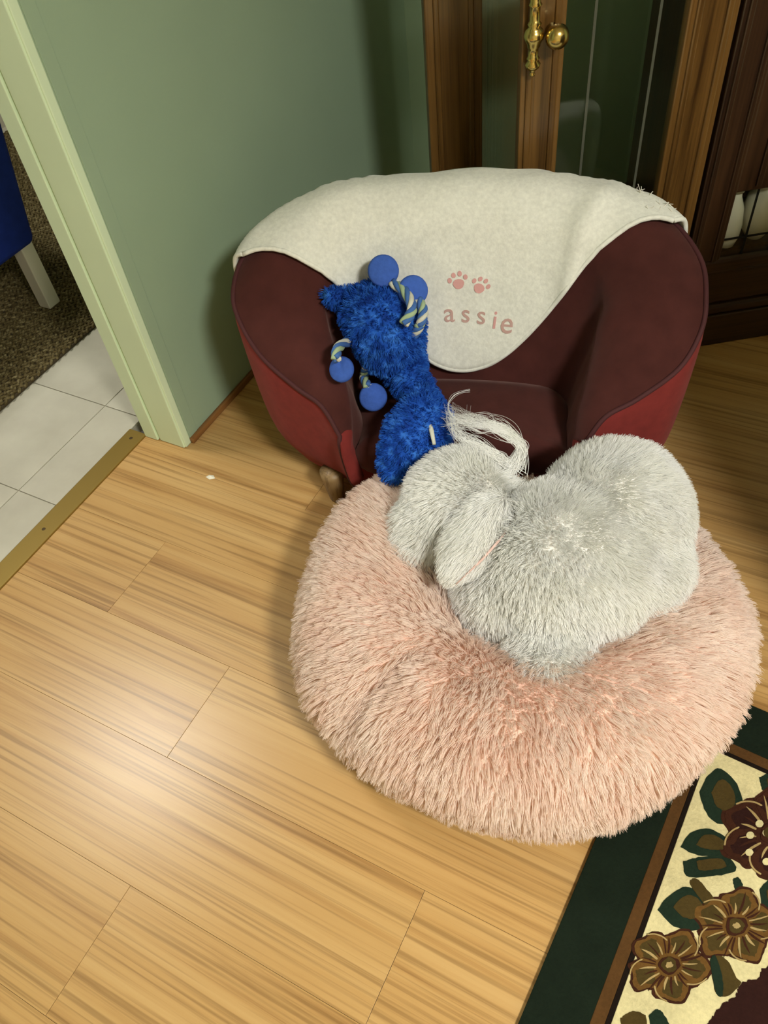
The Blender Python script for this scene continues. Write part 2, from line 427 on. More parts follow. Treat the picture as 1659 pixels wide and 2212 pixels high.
# ================================================================== KITCHEN THINGS
mt = empty('braided_mat', (-1.64, 1.72, 0.0), 0, 'dark brown braided jute mat on the kitchen tiles', 'mat')
NB = 92; BL = 0.024
def braid_row():
    bm = bmesh.new()
    for k in range(NB):
        for s in (-1, 1):
            r = bmesh.ops.create_uvsphere(bm, u_segments=6, v_segments=4, radius=1.0)
            q = Quaternion((0, 0, 1), s * 0.55)
            for v in r['verts']:
                c = Vector((v.co.x * 0.0046, v.co.y * 0.0125, v.co.z * 0.0045)); c.rotate(q)
                v.co = c + Vector((s * 0.0034, (k + (0.5 if s > 0 else 0)) * BL - NB * BL / 2, 0.0095))
    for f in bm.faces: f.smooth = True
    me = bpy.data.meshes.new('braid_row'); bm.to_mesh(me); bm.free(); me.materials.append(MAT['jute']); return me
brm = braid_row()
for i in range(84):
    o = bpy.data.objects.new('braid_row', brm); o.location = (-0.006 - i * 0.0145, random.uniform(-0.004, 0.004), 0); link(o, mt)
box('backing', -84 * 0.0145, 0.0, -NB * BL / 2, NB * BL / 2, 0.0003, 0.008, MAT['jute_dark'], mt, 0.002)

st = empty('blue_stool', (-1.83, 1.21, 0.0145), 0, 'royal blue covered stool with pale square legs on the braided mat', 'stool')
for lx, ly in ((0, 0), (-0.42, 0), (0, -0.42), (-0.42, -0.42)):
    bm = bmesh.new(); add_box(bm, lx - 0.021, lx + 0.021, ly - 0.021, ly + 0.021, 0, 0.26, 0.003)
    bm_obj('leg', bm, MAT['white_leg'], st)
bm = bmesh.new(); add_box(bm, -0.45, 0.03, -0.45, 0.03, 0.185, 0.52, 0.02)
for v in bm.verts:
    k = 1.0 + 0.16 * max(0.0, v.co.z - 0.185) / 0.33; v.co.x = -0.21 + (v.co.x + 0.21) * k; v.co.y = -0.21 + (v.co.y + 0.21) * k
bm_obj('skirted_seat', bm, MAT['blue_cloth'], st, True)
bm = bmesh.new(); add_box(bm, -0.49, 0.07, -0.49, 0.07, 0.50, 0.58, 0.028); bm_obj('seat_cushion', bm, MAT['blue_cloth'], st, True)

# ================================================================== CABINETS
CA = (-0.139, 1.641); CANG = math.atan2(0.57434765, 0.81861149)
cur = empty('curio_cabinet', (CA[0], CA[1], 0), CANG, 'oak display cabinet with a tall glass door and brass knob behind the pet sofa', 'cabinet')
SL, SR, DEP, TOP = -0.445, -0.065, 0.36, 1.85
box('plinth', SL - 0.012, SR, -0.006, DEP, 0.0, 0.24, MAT['oak'], cur, 0.004)
box('plinth_moulding', SL - 0.02, SR, -0.014, DEP + 0.002, 0.225, 0.25, MAT['oak'], cur, 0.006)
box('cornice', SL - 0.02, SR, -0.014, DEP + 0.01, TOP, TOP + 0.06, MAT['oak'], cur, 0.01)
box('back_pane', SL + 0.004, SR - 0.02, DEP - 0.014, DEP - 0.010, 0.25, TOP, MAT['glass'], cur)
box('right_side', SR - 0.016, SR - 0.001, 0.022, DEP - 0.02, 0.25, TOP, MAT['darkoak'], cur)
# door: two stiles, two rails, a bevelled pane
door = empty('door', (0, 0, 0)); door.parent = cur
def stile(nm, s0, s1, z0, z1, par, flutes=True, m='oak', y0=0.0, y1=0.024):
    bm = bmesh.new(); add_box(bm, s0, s1, y0, y1, z0, z1, 0.003)
    if flutes:
        w = s1 - s0
        for f in (0.2, 0.8): add_box(bm, s0 + w * f - 0.006, s0 + w * f + 0.006, y0 - 0.005, y0 + 0.004, z0, z1, 0.003)
    return bm_obj(nm, bm, MAT[m], par)
stile('door_stile', SL, -0.370, 0.252, TOP - 0.002, door)
stile('door_stile', -0.158, SR - 0.004, 0.252, TOP - 0.002, door)
box('door_rail', -0.370, -0.158, 0.001, 0.022, 0.252, 0.33, MAT['oak'], door, 0.003)
box('door_rail', -0.370, -0.158, 0.001, 0.022, TOP - 0.08, TOP - 0.002, MAT['oak'], door, 0.003)
pane = box('pane', -0.372, -0.156, 0.010, 0.014, 0.328, TOP - 0.078, MAT['glass'], door)
for s in (-0.318, -0.205):
    box('bevel_line', s - 0.0024, s + 0.0024, 0.0085, 0.0098, 0.332, TOP - 0.08, MAT['bevel'], pane)
# brass: knob on the stile, long finial hinge next to it
def local_at(u, v, y=0.0):       # cabinet-local (s, z) seen at a pixel of the photo, on plane depth y
    d = Vector((math.cos(CANG), math.sin(CANG), 0)); nb = Vector((-math.sin(CANG), math.cos(CANG), 0))
    r = RW @ np.array([u - 829.5, v - 1106.0, FPX]); r = Vector(r)
    A = Vector((CA[0], CA[1], 0)) + nb * y; C0 = Vector((0, 0, CAMH))
    t = (A - C0).dot(nb) / r.dot(nb); p = C0 + r * t
    return (p - A).dot(d), p.z
ks, kz = local_at(1203, 78, -0.03)
bm = bmesh.new(); lathe(bm, [(0.0001, 0), (0.012, 0), (0.008, 0.006), (0.007, 0.014), (0.015, 0.019), (0.020, 0.030), (0.016, 0.042), (0.007, 0.047), (0.0001, 0.048)], 20, Matrix.Translation((ks, -0.002, kz)) @ Matrix.Rotation(math.pi / 2, 4, 'X'))
bm_obj('knob', bm, MAT['brass'], door, True)
hs, hz = local_at(1153, 75, -0.016)
hb, hzb = local_at(1151, 165, -0.016)
dz = hz - hzb
bm = bmesh.new()
prof = [(0.0001, -dz), (0.003, -dz + 0.002), (0.0035, -dz + 0.005), (0.002, -dz + 0.009), (0.008, -dz + 0.015), (0.0095, -dz + 0.021), (0.006, -dz + 0.027), (0.008, -dz + 0.030), (0.006, -dz + 0.034),
        (0.006, -0.020), (0.008, -0.017), (0.008, -0.013), (0.0115, -0.006), (0.0125, 0.0), (0.0105, 0.008), (0.0065, 0.013), (0.0085, 0.017), (0.006, 0.021), (0.006, 0.042), (0.008, 0.045), (0.006, 0.049),
        (0.0075, 0.07), (0.0095, 0.082), (0.0125, 0.092), (0.008, 0.102), (0.006, 0.11), (0.0001, 0.125)]
lathe(bm, [(r * 1.4, z) for r, z in prof], 18, Matrix.Translation((hs, -0.018, hz)))
add_box(bm, hs - 0.004, hs + 0.004, -0.014, 0.002, hz - 0.006, hz + 0.006, 0.001)
bm_obj('finial_hinge', bm, MAT['brass'], door, True)
# glazed side and back post
side = box('side_pane', SL + 0.002, SL + 0.006, 0.026, DEP - 0.02, 0.25, TOP, MAT['glass'], cur)
s915, _ = local_at(917, 150, DEP); s1030, _ = local_at(1030, 200, DEP)
stile('back_post', s915, s1030 + 0.006, 0.0, TOP, cur, True, 'oak', DEP - 0.03, DEP)
box('side_rail', SL + 0.0, SL + 0.014, 0.024, DEP - 0.03, 0.25, 0.31, MAT['oak'], cur, 0.002)
box('side_rail', SL + 0.0, SL + 0.014, 0.024, DEP - 0.03, TOP - 0.07, TOP, MAT['oak'], cur, 0.002)
for zz in (0.78, 1.3): box('glass_shelf', SL + 0.02, SR - 0.02, 0.05, DEP - 0.025, zz, zz + 0.006, MAT['glass'], cur)

# chest of drawers that shades the right side of the floor (just outside the photograph)
ch = empty('chest_of_drawers', (0.34, 0.78, 0), 0, 'waist high dark wooden chest of drawers standing past the end of the flowered rug', 'chest')
CHH = 0.98
box('carcass', 0.0, 0.42, 0.012, 0.70, 0.05, CHH - 0.025, MAT['darkoak'], ch, 0.003)
box('top', -0.008, 0.43, 0.0, 0.708, CHH - 0.025, CHH, MAT['darkoak_h'], ch, 0.004)
for q in range(4):
    dr = box('drawer', 0.42, 0.436, 0.03, 0.68, 0.075 + q * 0.218, 0.28 + q * 0.218, MAT['darkoak_h'], ch, 0.004)
    for yy in (0.2, 0.51):
        bm = bmesh.new(); lathe(bm, [(0.0001, 0), (0.006, 0), (0.006, 0.012), (0.014, 0.018), (0.012, 0.028), (0.0001, 0.03)], 14, Matrix.Translation((0.435, yy, 0.18 + q * 0.218)) @ Matrix.Rotation(math.pi / 2, 4, 'Y'))
        bm_obj('knob', bm, MAT['brass'], dr, True)
for fx, fy in ((0.03, 0.04), (0.39, 0.04), (0.03, 0.67), (0.39, 0.67)): box('foot', fx - 0.025, fx + 0.025, fy - 0.025, fy + 0.025, 0, 0.052, MAT['darkoak'], ch, 0.004)

# neighbour: dark cabinet with leaded panes
dk = empty('dark_cabinet', (CA[0], CA[1], 0), CANG, 'dark brown wooden cabinet with small leaded panes beside the oak display cabinet', 'cabinet')
D0, D1 = SR + 0.003, 0.30
box('plinth', D0, D1, 0.0, 0.33, 0.0, 0.085, MAT['darkoak_h'], dk, 0.003)
box('plinth_moulding', D0, D1, 0.004, 0.33, 0.085, 0.11, MAT['darkoak_h'], dk, 0.007)
box('drawer_front', D0 + 0.002, D1, 0.012, 0.03, 0.112, 0.20, MAT['darkoak_h'], dk, 0.006)
box('waist_moulding', D0, D1, 0.002, 0.33, 0.20, 0.235, MAT['darkoak_h'], dk, 0.008)
box('carcass', D0 + 0.004, D1, 0.22, 0.33, 0.235, 1.80, MAT['darkoak'], dk)
box('shelf', D0 + 0.004, D1, 0.03, 0.22, 0.235, 0.243, MAT['darkoak'], dk)
stile('stile', D0, 0.012, 0.235, 1.80, dk, True, 'darkoak', 0.0, 0.03)
box('door_panel', 0.012, D1, 0.006, 0.026, 0.385, 1.80, MAT['darkoak'], dk, 0.004)
for s in (0.05, 0.13, 0.21): box('panel_bead', s, s + 0.012, 0.0, 0.006, 0.395, 1.79, MAT['darkoak'], dk, 0.002)
box('cornice', D0, D1, -0.012, 0.34, 1.80, 1.87, MAT['darkoak_h'], dk, 0.01)
pn = box('leaded_pane', 0.012, D1, 0.012, 0.016, 0.235, 0.387, MAT['glass'], dk)
box('lead_bar', 0.012, D1, 0.009, 0.0115, 0.276, 0.280, MAT['lead'], pn)
for s in (0.062, 0.122, 0.182, 0.242): box('lead_bar', s, s + 0.004, 0.009, 0.0115, 0.236, 0.386, MAT['lead'], pn)
# ceramics behind the panes
d_ax = Vector((math.cos(CANG), math.sin(CANG), 0)); n_ax = Vector((-math.sin(CANG), math.cos(CANG), 0))
def ceramic(s, y, prof, label, name='ceramic_vase', lip=True):
    p = Vector((CA[0], CA[1], 0)) + d_ax * s + n_ax * y; p.z = 0.2435
    e = empty(name, p, CANG, label, 'ornament')
    bm = bmesh.new(); lathe(bm, prof, 20); bm_obj('body', bm, MAT['ceramic'], e, True)
    r, z = prof[-2]
    bm = bmesh.new(); lathe(bm, [(r * 0.85, z - 0.004), (r + 0.004, z - 0.003), (r + 0.005, z + 0.002), (r * 0.85, z + 0.003)], 20); bm_obj('rim', bm, MAT['ceramic'], e, True)
ceramic(0.040, 0.047, [(0.0001, 0), (0.020, 0), (0.026, 0.02), (0.027, 0.05), (0.022, 0.085), (0.012, 0.11), (0.010, 0.125), (0.0001, 0.126)], 'slim white ceramic vase behind the leaded panes of the dark cabinet')
ceramic(0.112, 0.060, [(0.0001, 0), (0.018, 0), (0.034, 0.025), (0.040, 0.06), (0.034, 0.095), (0.022, 0.115), (0.018, 0.12), (0.0001, 0.121)], 'round white ceramic jar behind the leaded panes of the dark cabinet', 'ceramic_jar')

# ================================================================== PET SOFA
SO = empty('pet_sofa', (-0.5, 1.09, 0), math.radians(18), 'small maroon velvet tub sofa for a pet against the green wall', 'pet sofa')
half_o = [(-.205, -.178, .235), (-.238, -.152, .285), (-.29, -.125, .305), (-.356, -.09, .345), (-.40, -.045, .385), (-.42, 0, .42), (-.41, .07, .455), (-.357, .15, .485), (-.275, .2, .50), (-.15, .228, .51), (0, .236, .515)]
half_i = [(-.188, -.150, .225), (-.192, -.12, .268), (-.205, -.088, .30), (-.222, -.055, .325), (-.237, -.028, .345), (-.250, 0.0, .37), (-.258, .035, .40), (-.245, .08, .435), (-.20, .115, .462), (-.11, .135, .475), (0, .14, .48)]
half_b = [(-.180, -.155, .10), (-.178, -.13, .15), (-.18, -.10, .18), (-.188, -.07, .185), (-.198, -.045, .185), (-.205, -.02, .185), (-.205, .0, .185), (-.185, .02, .185), (-.14, .032, .185), (-.075, .038, .185), (0, .04, .185)]
mir = lambda h: h + [(-x + .030 * min(1, max(0, -y / .1)), y, z) for x, y, z in h[-2::-1]]
OUT, INN, BOT = (np.array(mir(h)) for h in (half_o, half_i, half_b))
CEN = np.array([0, 0.03, 0])
PK = [0.0, 0.16, 0.32, 0.42, 0.46, 0.50, 0.54, 0.58, 0.70, 0.85, 1.0]
def S(i, p):
    o = cr(OUT, i); n = cr(INN, i); b = cr(BOT, i)
    base = np.array([o[0] * .915, (o[1] - .03) * .90 + .03, .075])
    base2 = o * .5 + base * .5 + np.array([o[0] * .035, (o[1] - .03) * .03, 0])
    h = min(np.linalg.norm(o[:2] - n[:2]) * .30, .035)
    up = np.array([0, 0, 1.0])
    k = [base, base * .58 + base2 * .42 + np.array([o[0] * .03, (o[1] - .03) * .03, 0.0]) + up * 0, base2 * .45 + o * .55 + np.array([o[0] * .012, (o[1] - .03) * .012, 0]), o,
         o * .82 + n * .18 + up * h * .62, o * .5 + n * .5 + up * h, o * .18 + n * .82 + up * h * .62, n, n * .70 + b * .30 + (n - CEN) * 0.02, n * .35 + b * .65, b]
    # smooth interpolation over the key profile
    j = max(q for q in range(len(PK)) if PK[q] <= p + 1e-9); j = min(j, len(PK) - 2)
    return cr(np.array(k), j + (p - PK[j]) / (PK[j + 1] - PK[j]))
NI = 97; II = np.linspace(0, 20, NI)
def shell(name, p0, p1, npf, m, cap=False):
    ps = np.linspace(p0, p1, npf); V = []; F = []
    for i in II:
        for p in ps: V.append(S(i, p))
    for a in range(NI - 1):
        for b in range(npf - 1):
            F.append((a * npf + b, a * npf + b + 1, (a + 1) * npf + b + 1, (a + 1) * npf + b))
    o = mesh_obj(name, V, F, m, SO, True); return o
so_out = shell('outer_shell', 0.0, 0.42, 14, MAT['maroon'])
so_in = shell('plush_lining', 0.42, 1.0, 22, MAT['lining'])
for i0, sg in ((0, 1), (20, -1)):
    ps = np.linspace(0, 1, 40); V = [S(i0, p) for p in ps]
    c = np.mean(V, axis=0); ring = V; n = len(ring)
    fw = np.array([0, -0.016, 0])
    mid = [v * .86 + c * .14 + fw * .8 for v in ring]; mid2 = [v * .5 + c * .5 + fw for v in ring]
    VV = ring + mid + mid2 + [c + fw]; F = []
    for k in range(n):
        q = (k + 1) % n
        F += [(k, q, n + q, n + k), (n + k, n + q, 2 * n + q, 2 * n + k), (2 * n + k, 2 * n + q, 3 * n)]
    mesh_obj('arm_front', VV, F, MAT['maroon'], SO, True)
bm = bmesh.new()
pts = [S(i, 0.42) + np.array([0, 0, 0.002]) for i in np.linspace(0, 20, 120)]
pre = [S(0, p) + np.array([0, -.004, 0]) for p in np.linspace(0.02, 0.40, 10)]; post = [S(20, p) + np.array([0, -.004, 0]) for p in np.linspace(0.40, 0.02, 10)]
tube(bm, pre + pts + post, 0.0045, 8); bm_obj('piping', bm, MAT['piping'], SO, True)
# base and seat cushion
def plan_loft(name, plan, zs, m, smooth=True):
    V = []; F = []; n = len(plan)
    for z, sc in zs:
        for x, y in plan: V.append((x * sc, (y + .05) * sc - .05, z))
    for a in range(len(zs) - 1):
        for k in range(n): q = (k + 1) % n; F.append((a * n + k, a * n + q, (a + 1) * n + q, (a + 1) * n + k))
    F.append(tuple(range(n))[::-1]); F.append(tuple((len(zs) - 1) * n + k for k in range(n)))
    return mesh_obj(name, V, F, m, SO, smooth)
bp = [tuple(S(i, 0.0)[:2]) for i in np.linspace(0, 20, 61)] + [(.14, -.125), (0, -.12), (-.14, -.125)]
plan_loft('base', bp, [(0.06, .97), (0.075, .99), (0.14, .97), (0.15, .93)], MAT['maroon'])
inner = [tuple(BOT[k][:2] * 1.0 + np.array([0, .0])) for k in range(21)]
cpts = catmull([(x * 1.04, y * 1.0 + (.012 if y > 0 else 0)) for x, y in inner] + [(.17, -.145), (.08, -.135), (0, -.135), (-.08, -.145), (-.15, -.17), (inner[0][0] * 1.04, inner[0][1])], 90)
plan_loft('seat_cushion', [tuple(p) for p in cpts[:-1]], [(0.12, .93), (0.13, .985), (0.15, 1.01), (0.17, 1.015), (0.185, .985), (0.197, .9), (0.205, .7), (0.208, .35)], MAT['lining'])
for lx, ly in ((-.255, -.125), (.255, -.125), (-.25, .14), (.25, .14)):
    bm = bmesh.new(); lathe(bm, [(0.0001, 0.0), (0.013, 0.0), (0.015, 0.004), (0.024, 0.07), (0.025, 0.085), (0.0001, 0.086)], 16, Matrix.Translation((lx, ly, 0)))
    bm_obj('leg', bm, MAT['sofa_leg'], SO, True)

# ------------------------------------------------------------------ blanket
BK_I = [5.85, 6.15, 6.5, 7.0, 7.6, 8.3, 9.0, 9.6, 10.0, 10.4, 10.9, 11.5, 12.1, 12.6, 13.0, 13.3]
BK_H = [0.42, 0.50, 0.575, 0.66, 0.72, 0.80, 0.905, 0.945, 0.95, 0.945, 0.915, 0.84, 0.72, 0.60, 0.50, 0.43]
_hh = np.interp(np.linspace(BK_I[0], BK_I[-1], 200), BK_I, BK_H); _hp = np.pad(_hh, 9, mode='edge'); HEM = np.convolve(_hp, np.ones(19) / 19, 'valid')
BK_B = [0.30, 0.24, 0.2, 0.2, 0.2, 0.2, 0.2, 0.2, 0.2, 0.2, 0.2, 0.2, 0.2, 0.22, 0.26, 0.33]
blk = empty('fleece_blanket', (-0.5, 1.09, 0), math.radians(18), 'cream fleece blanket embroidered with paws draped over the back of the maroon pet sofa', 'blanket')
def SN(i, p, off):
    a = S(i, p); e = 0.03
    ti = S(min(i + e, 20), p) - S(max(i - e, 0), p); tp = S(i, min(p + .01, 1)) - S(i, max(p - .01, 0))
    n = np.cross(tp, ti); n /= np.linalg.norm(n) + 1e-9
    return a + n * off
_test = SN(10, 0.5, 1.0)[2] - S(10, 0.5)[2]; SGN = 1.0 if _test > 0 else -1.0
def bl_off(i, p):
    v = Vector((i * 0.9, p * 7.0, 3.1))
    o = 0.011 + 0.004 * mnoise.noise(v) + 0.0025 * mnoise.noise(v * 2.7)
    o += 0.010 * math.exp(-((i - 12.1 - (p - .6) * 1.0) / 0.28) ** 2) * max(0, min(1, (p - .40) * 8))
    o += 0.012 * max(0, p - 0.6) * 2
    return o * SGN
NU, NV = 110, 46; V = []; F = []
for a in range(NU):
    i = BK_I[0] + (BK_I[-1] - BK_I[0]) * a / (NU - 1)
    hem = float(np.interp(a / (NU - 1) * 199, np.arange(200), HEM)); bk = float(np.interp(i, BK_I, BK_B))
    for b in range(NV):
        p = bk + (hem - bk) * b / (NV - 1)
        V.append(SN(i, p, bl_off(i, p)))
for a in range(NU - 1):
    for b in range(NV - 1): F.append((a * NV + b, (a + 1) * NV + b, (a + 1) * NV + b + 1, a * NV + b + 1))
cloth = mesh_obj('cloth', V, F, MAT['fleece'], blk, True)
md = cloth.modifiers.new('thick', 'SOLIDIFY'); md.thickness = 0.007; md.offset = 0.0 ; md.use_rim = True
# rolled hem
bm = bmesh.new(); tube(bm, [V[a * NV + NV - 1] for a in range(NU)], 0.0048, 8); bm_obj('hem', bm, MAT['fleece'], blk, True)
bm = bmesh.new(); tube(bm, [V[(NU - 1) * NV + b] for b in range(NV)], 0.0045, 8); bm_obj('hem', bm, MAT['fleece'], blk, True)
bm = bmesh.new(); tube(bm, [V[b] for b in range(NV)], 0.0045, 8); bm_obj('hem', bm, MAT['fleece'], blk, True)
# loose threads at the right-hand fold
thr = []
for q in range(16):
    i = random.uniform(12.2, 13.2); p0 = random.uniform(0.42, 0.48)
    b0 = SN(i, p0, bl_off(i, p0) + 0.003 * SGN); d = np.array([random.gauss(.3, .5), random.gauss(.3, .4), random.gauss(.6, .4)]); d /= np.linalg.norm(d)
    c = np.array([random.gauss(0, 1) for _ in range(3)]) * .004; L = random.uniform(.005, .013)
    thr.append([b0, b0 + d * L * .33 + c * .5, b0 + d * L * .66 + c, b0 + d * L])
hair('loose_threads', np.array(thr), 0.0006, MAT['fleece_thread'], blk, tip=0.8)
# embroidery
def on_cloth(i0, p0, dx, dy, lift):
    e = 0.05; li = np.linalg.norm(S(i0 + e, p0) - S(i0 - e, p0)) / (2 * e); lp = np.linalg.norm(S(i0, p0 + .02) - S(i0, p0 - .02)) / .04
    i = i0 + dx / li; p = p0 - dy / lp
    return SN(i, p, bl_off(i, p) + lift * SGN)
def embroider(name, bmsrc, i0, p0, ang, m):
    ca, sa = math.cos(ang), math.sin(ang)
    for v in bmsrc.verts:
        x, y, z = v.co; v.co = Vector(on_cloth(i0, p0, x * ca - y * sa, x * sa + y * ca, 0.0045 + z))
    return bm_obj(name, bmsrc, m, blk)
def letter(ch, size, thick):
    cu = bpy.data.curves.new('letter', 'FONT'); cu.body = ch; cu.size = size; cu.extrude = 0.0006; cu.offset = thick; cu.resolution_u = 3
    o = bpy.data.objects.new('letter_tmp', cu); col.objects.link(o)
    dg = bpy.context.evaluated_depsgraph_get(); me = bpy.data.meshes.new_from_object(o.evaluated_get(dg))
    bm = bmesh.new(); bm.from_mesh(me); w = max((v.co.x for v in bm.verts), default=0)
    bmesh.ops.subdivide_edges(bm, edges=[e for e in bm.edges if e.calc_length() > .006], cuts=2)
    bpy.data.objects.remove(o); bpy.data.curves.remove(cu); bpy.data.meshes.remove(me)
    return bm
TXT_I, TXT_P = 9.62, 0.815
xo = 0.0
for ch, adv, sz, dy, m in (('a', .033, .052, 0, 'thread_brown'), ('s', .030, .050, -.001, 'thread_brown'), ('s', .031, .050, -.003, 'thread_brown'), ('i', .0165, .050, -.010, 'thread_pink'), ('e', .036, .062, -.017, 'thread_brown')):
    bmL = letter(ch, sz, 0.0002)
    for v in bmL.verts: v.co.x += xo; v.co.y += dy
    embroider('embroidered_letter', bmL, TXT_I, TXT_P, 0.0, MAT[m]); xo += adv
def paw(i0, p0, ang, k):
    bm = bmesh.new()
    def disc(cx, cy, rx, ry):
        vs = [bm.verts.new((cx + rx * math.cos(t), cy + ry * math.sin(t), 0.0007)) for t in np.linspace(0, 2 * math.pi, 13)[:-1]]; bm.faces.new(vs)
    disc(0, 0, .0095, .0075); disc(0, -.004, .0075, .005)
    for cx, cy in ((-.0135, .007), (-.006, .0145), (.004, .0155), (.0125, .009)): disc(cx, cy, .0036, .0045)
    for v in bm.verts: v.co.x *= k; v.co.y *= k
    embroider('embroidered_paw', bm, i0, p0, ang, MAT['thread_pink'])
paw(9.93, 0.725, 0.15, 1.15); paw(10.32, 0.735, -0.45, 1.1)

# ================================================================== BED
BC = Vector((-0.235, 0.715, 0)); BR = 0.365
bed = empty('donut_bed', (BC.x, BC.y, 0.0055), 0, 'round pale pink plush donut bed in front of the maroon pet sofa', 'pet bed')
dog_dir = math.atan2(0.80 - BC.y, -0.13 - BC.x)
cre = W(760, 1600, 0.1); cre_a = math.atan2(cre.y - BC.y, cre.x - BC.x)
def bed_surf(th, ph):        # ph: 0 outer bottom .. pi top .. 2pi inner
    ro = BR + 0.006 * math.sin(2 * th + .6) + 0.004 * math.sin(5 * th)      # pushed in where it meets the sofa
    sq = ((math.degrees(th) + 360) % 360); w = max(0.0, min(1.0, (sq - 62) / 16)) * max(0.0, min(1.0, (154 - sq) / 14)); w = w * w * (3 - 2 * w)
    ro -= 0.108 * w
    ri = 0.109 - 0.006 * math.sin(3 * th + 1); a = (ro - ri) / 2; R = (ro + ri) / 2
    hz = 0.098 - 0.022 * math.exp(-((((th - dog_dir + math.pi) % (2 * math.pi)) - math.pi) / 0.9) ** 2)
    x = -math.cos(ph); r = R + a * (-x if False else math.cos(ph)) ; 
    z = hz + hz * math.sin(ph) * 0.98
    dc = ((th - cre_a + math.pi) % (2 * math.pi)) - math.pi
    g = math.exp(-(dc / 0.055) ** 2) * max(0, math.sin(ph)) * max(0.0, math.cos(ph - .5))
    r -= 0.022 * g; z -= 0.022 * g
    k = 0.006 * mnoise.noise(Vector((math.cos(th) * 3, math.sin(th) * 3, ph * 1.3)))
    return Vector((r * math.cos(th) + k * math.cos(th), r * math.sin(th) + k * math.sin(th), max(0.004, z + k)))
NT_, NP_ = 128, 40; V = []; F = []
for a in range(NT_):
    th = 2 * math.pi * a / NT_
    for b in range(NP_):
        ph = -math.pi / 2 + 2 * math.pi * b / NP_
        V.append(bed_surf(th, ph))
for a in range(NT_):
    for b in range(NP_):
        c, d = (a + 1) % NT_, (b + 1) % NP_
        F.append((a * NP_ + b, c * NP_ + b, c * NP_ + d, a * NP_ + d))
ring = mesh_obj('cushion_ring', V, F, MAT['bed_base'], bed, True)
bm = bmesh.new(); lathe(bm, [(0.0001, 0.012), (0.30, 0.012), (0.30, 0.03), (0.20, 0.05), (0.12, 0.048), (0.0001, 0.045)], 48); pad = bm_obj('centre_pad', bm, MAT['bed_base'], bed, True)
def bed_fur(n, me, seed, inner=False):
    P, N = tri_samples(me, n, (lambda P, N: P[:, 2] > 0.012) if not inner else (lambda P, N: (N[:, 2] > .5)))
    rad = np.stack([P[:, 0], P[:, 1], np.zeros(len(P))], 1); rl = np.linalg.norm(rad, axis=1); rad = nrmz(rad)
    flow = rad + np.array([0, 0, -0.55])
    return grow(P, N, flow, 0.027, 0.30, max(1, n // 13), 0.62, 0.30, 5, 20.0, seed)
if not np.cross(np.array(V[1]) - np.array(V[0]), np.array(V[NP_]) - np.array(V[0])) @ (np.array(V[0]) - np.array([BR - .13, 0, .1])) < 0: pass
hair('plush_pile', bed_fur(125000, ring.data, 3), 0.00065, MAT['bed'], bed)
hair('plush_pile', bed_fur(14000, pad.data, 4, True), 0.00065, MAT['bed'], bed)

# ================================================================== DOG
dg_e = empty('dog', (-0.2, 0.78, 0.06), 0, 'fluffy white dog curled up asleep in the pink donut bed', 'dog')
DO = Vector((-0.2, 0.78, 0.06))
def ell(bm, c, r, rot=None):
    g = bmesh.ops.create_icosphere(bm, subdivisions=3, radius=1.0)
    for v in g['verts']:
        q = Vector((v.co.x * r[0], v.co.y * r[1], v.co.z * r[2]))
        if rot: q = rot @ q
        v.co = q + c - DO
def along(c0, c1):                      # rotation taking x axis to the line c0 -> c1
    return (c1 - c0).normalized().to_track_quat('X', 'Z').to_matrix()
bm = bmesh.new()
p_rump = W(1320, 1130, 0.20); p_mid = W(1225, 1220, 0.20); p_chest = W(1110, 1270, 0.165); p_low = W(1195, 1410, 0.135)
p_neck = W(1090, 1150, 0.21); p_head = W(995, 1085, 0.225); p_muz = W(930, 1140, 0.20); p_tip = W(905, 1175, 0.185)
ell(bm, p_rump, (.118, .135, .13)); ell(bm, p_mid, (.135, .135, .125)); ell(bm, p_chest, (.095, .085, .085)); ell(bm, p_low, (.075, .065, .075))
ell(bm, W(1370, 1230, 0.17), (.08, .09, .09))
ell(bm, p_neck, (.085, .085, .07)); ell(bm, p_head, (.088, .088, .08)); ell(bm, p_muz, (.065, .058, .055), along(p_head, p_muz)); ell(bm, p_tip, (.04, .042, .038))
e0, e1 = W(1082, 1082, 0.298), W(982, 1228, 0.248)
ell(bm, W(1190, 1452, 0.155), (.045, .045, .045))
# hind paw and fore paw tucked below
ell(bm, W(1000, 1335, 0.085), (.035, .028, .022)); ell(bm, W(1060, 1390, 0.08), (.03, .03, .025))
tmp = bpy.data.meshes.new('dog_tmp'); bm.to_mesh(tmp); bm.free()
to = bpy.data.objects.new('dog_tmp', tmp); col.objects.link(to)
rm = to.modifiers.new('r', 'REMESH'); rm.mode = 'VOXEL'; rm.voxel_size = 0.009
sm = to.modifiers.new('s', 'SMOOTH'); sm.factor = 0.5; sm.iterations = 6
dgp = bpy.context.evaluated_depsgraph_get(); dme = bpy.data.meshes.new_from_object(to.evaluated_get(dgp)); dme.name = 'dog_body'
bpy.data.objects.remove(to)
dme.materials.clear(); dme.materials.append(MAT['dog_skin']); dme.polygons.foreach_set('use_smooth', [True] * len(dme.polygons))
dbody = bpy.data.objects.new('body', dme); link(dbody, dg_e)
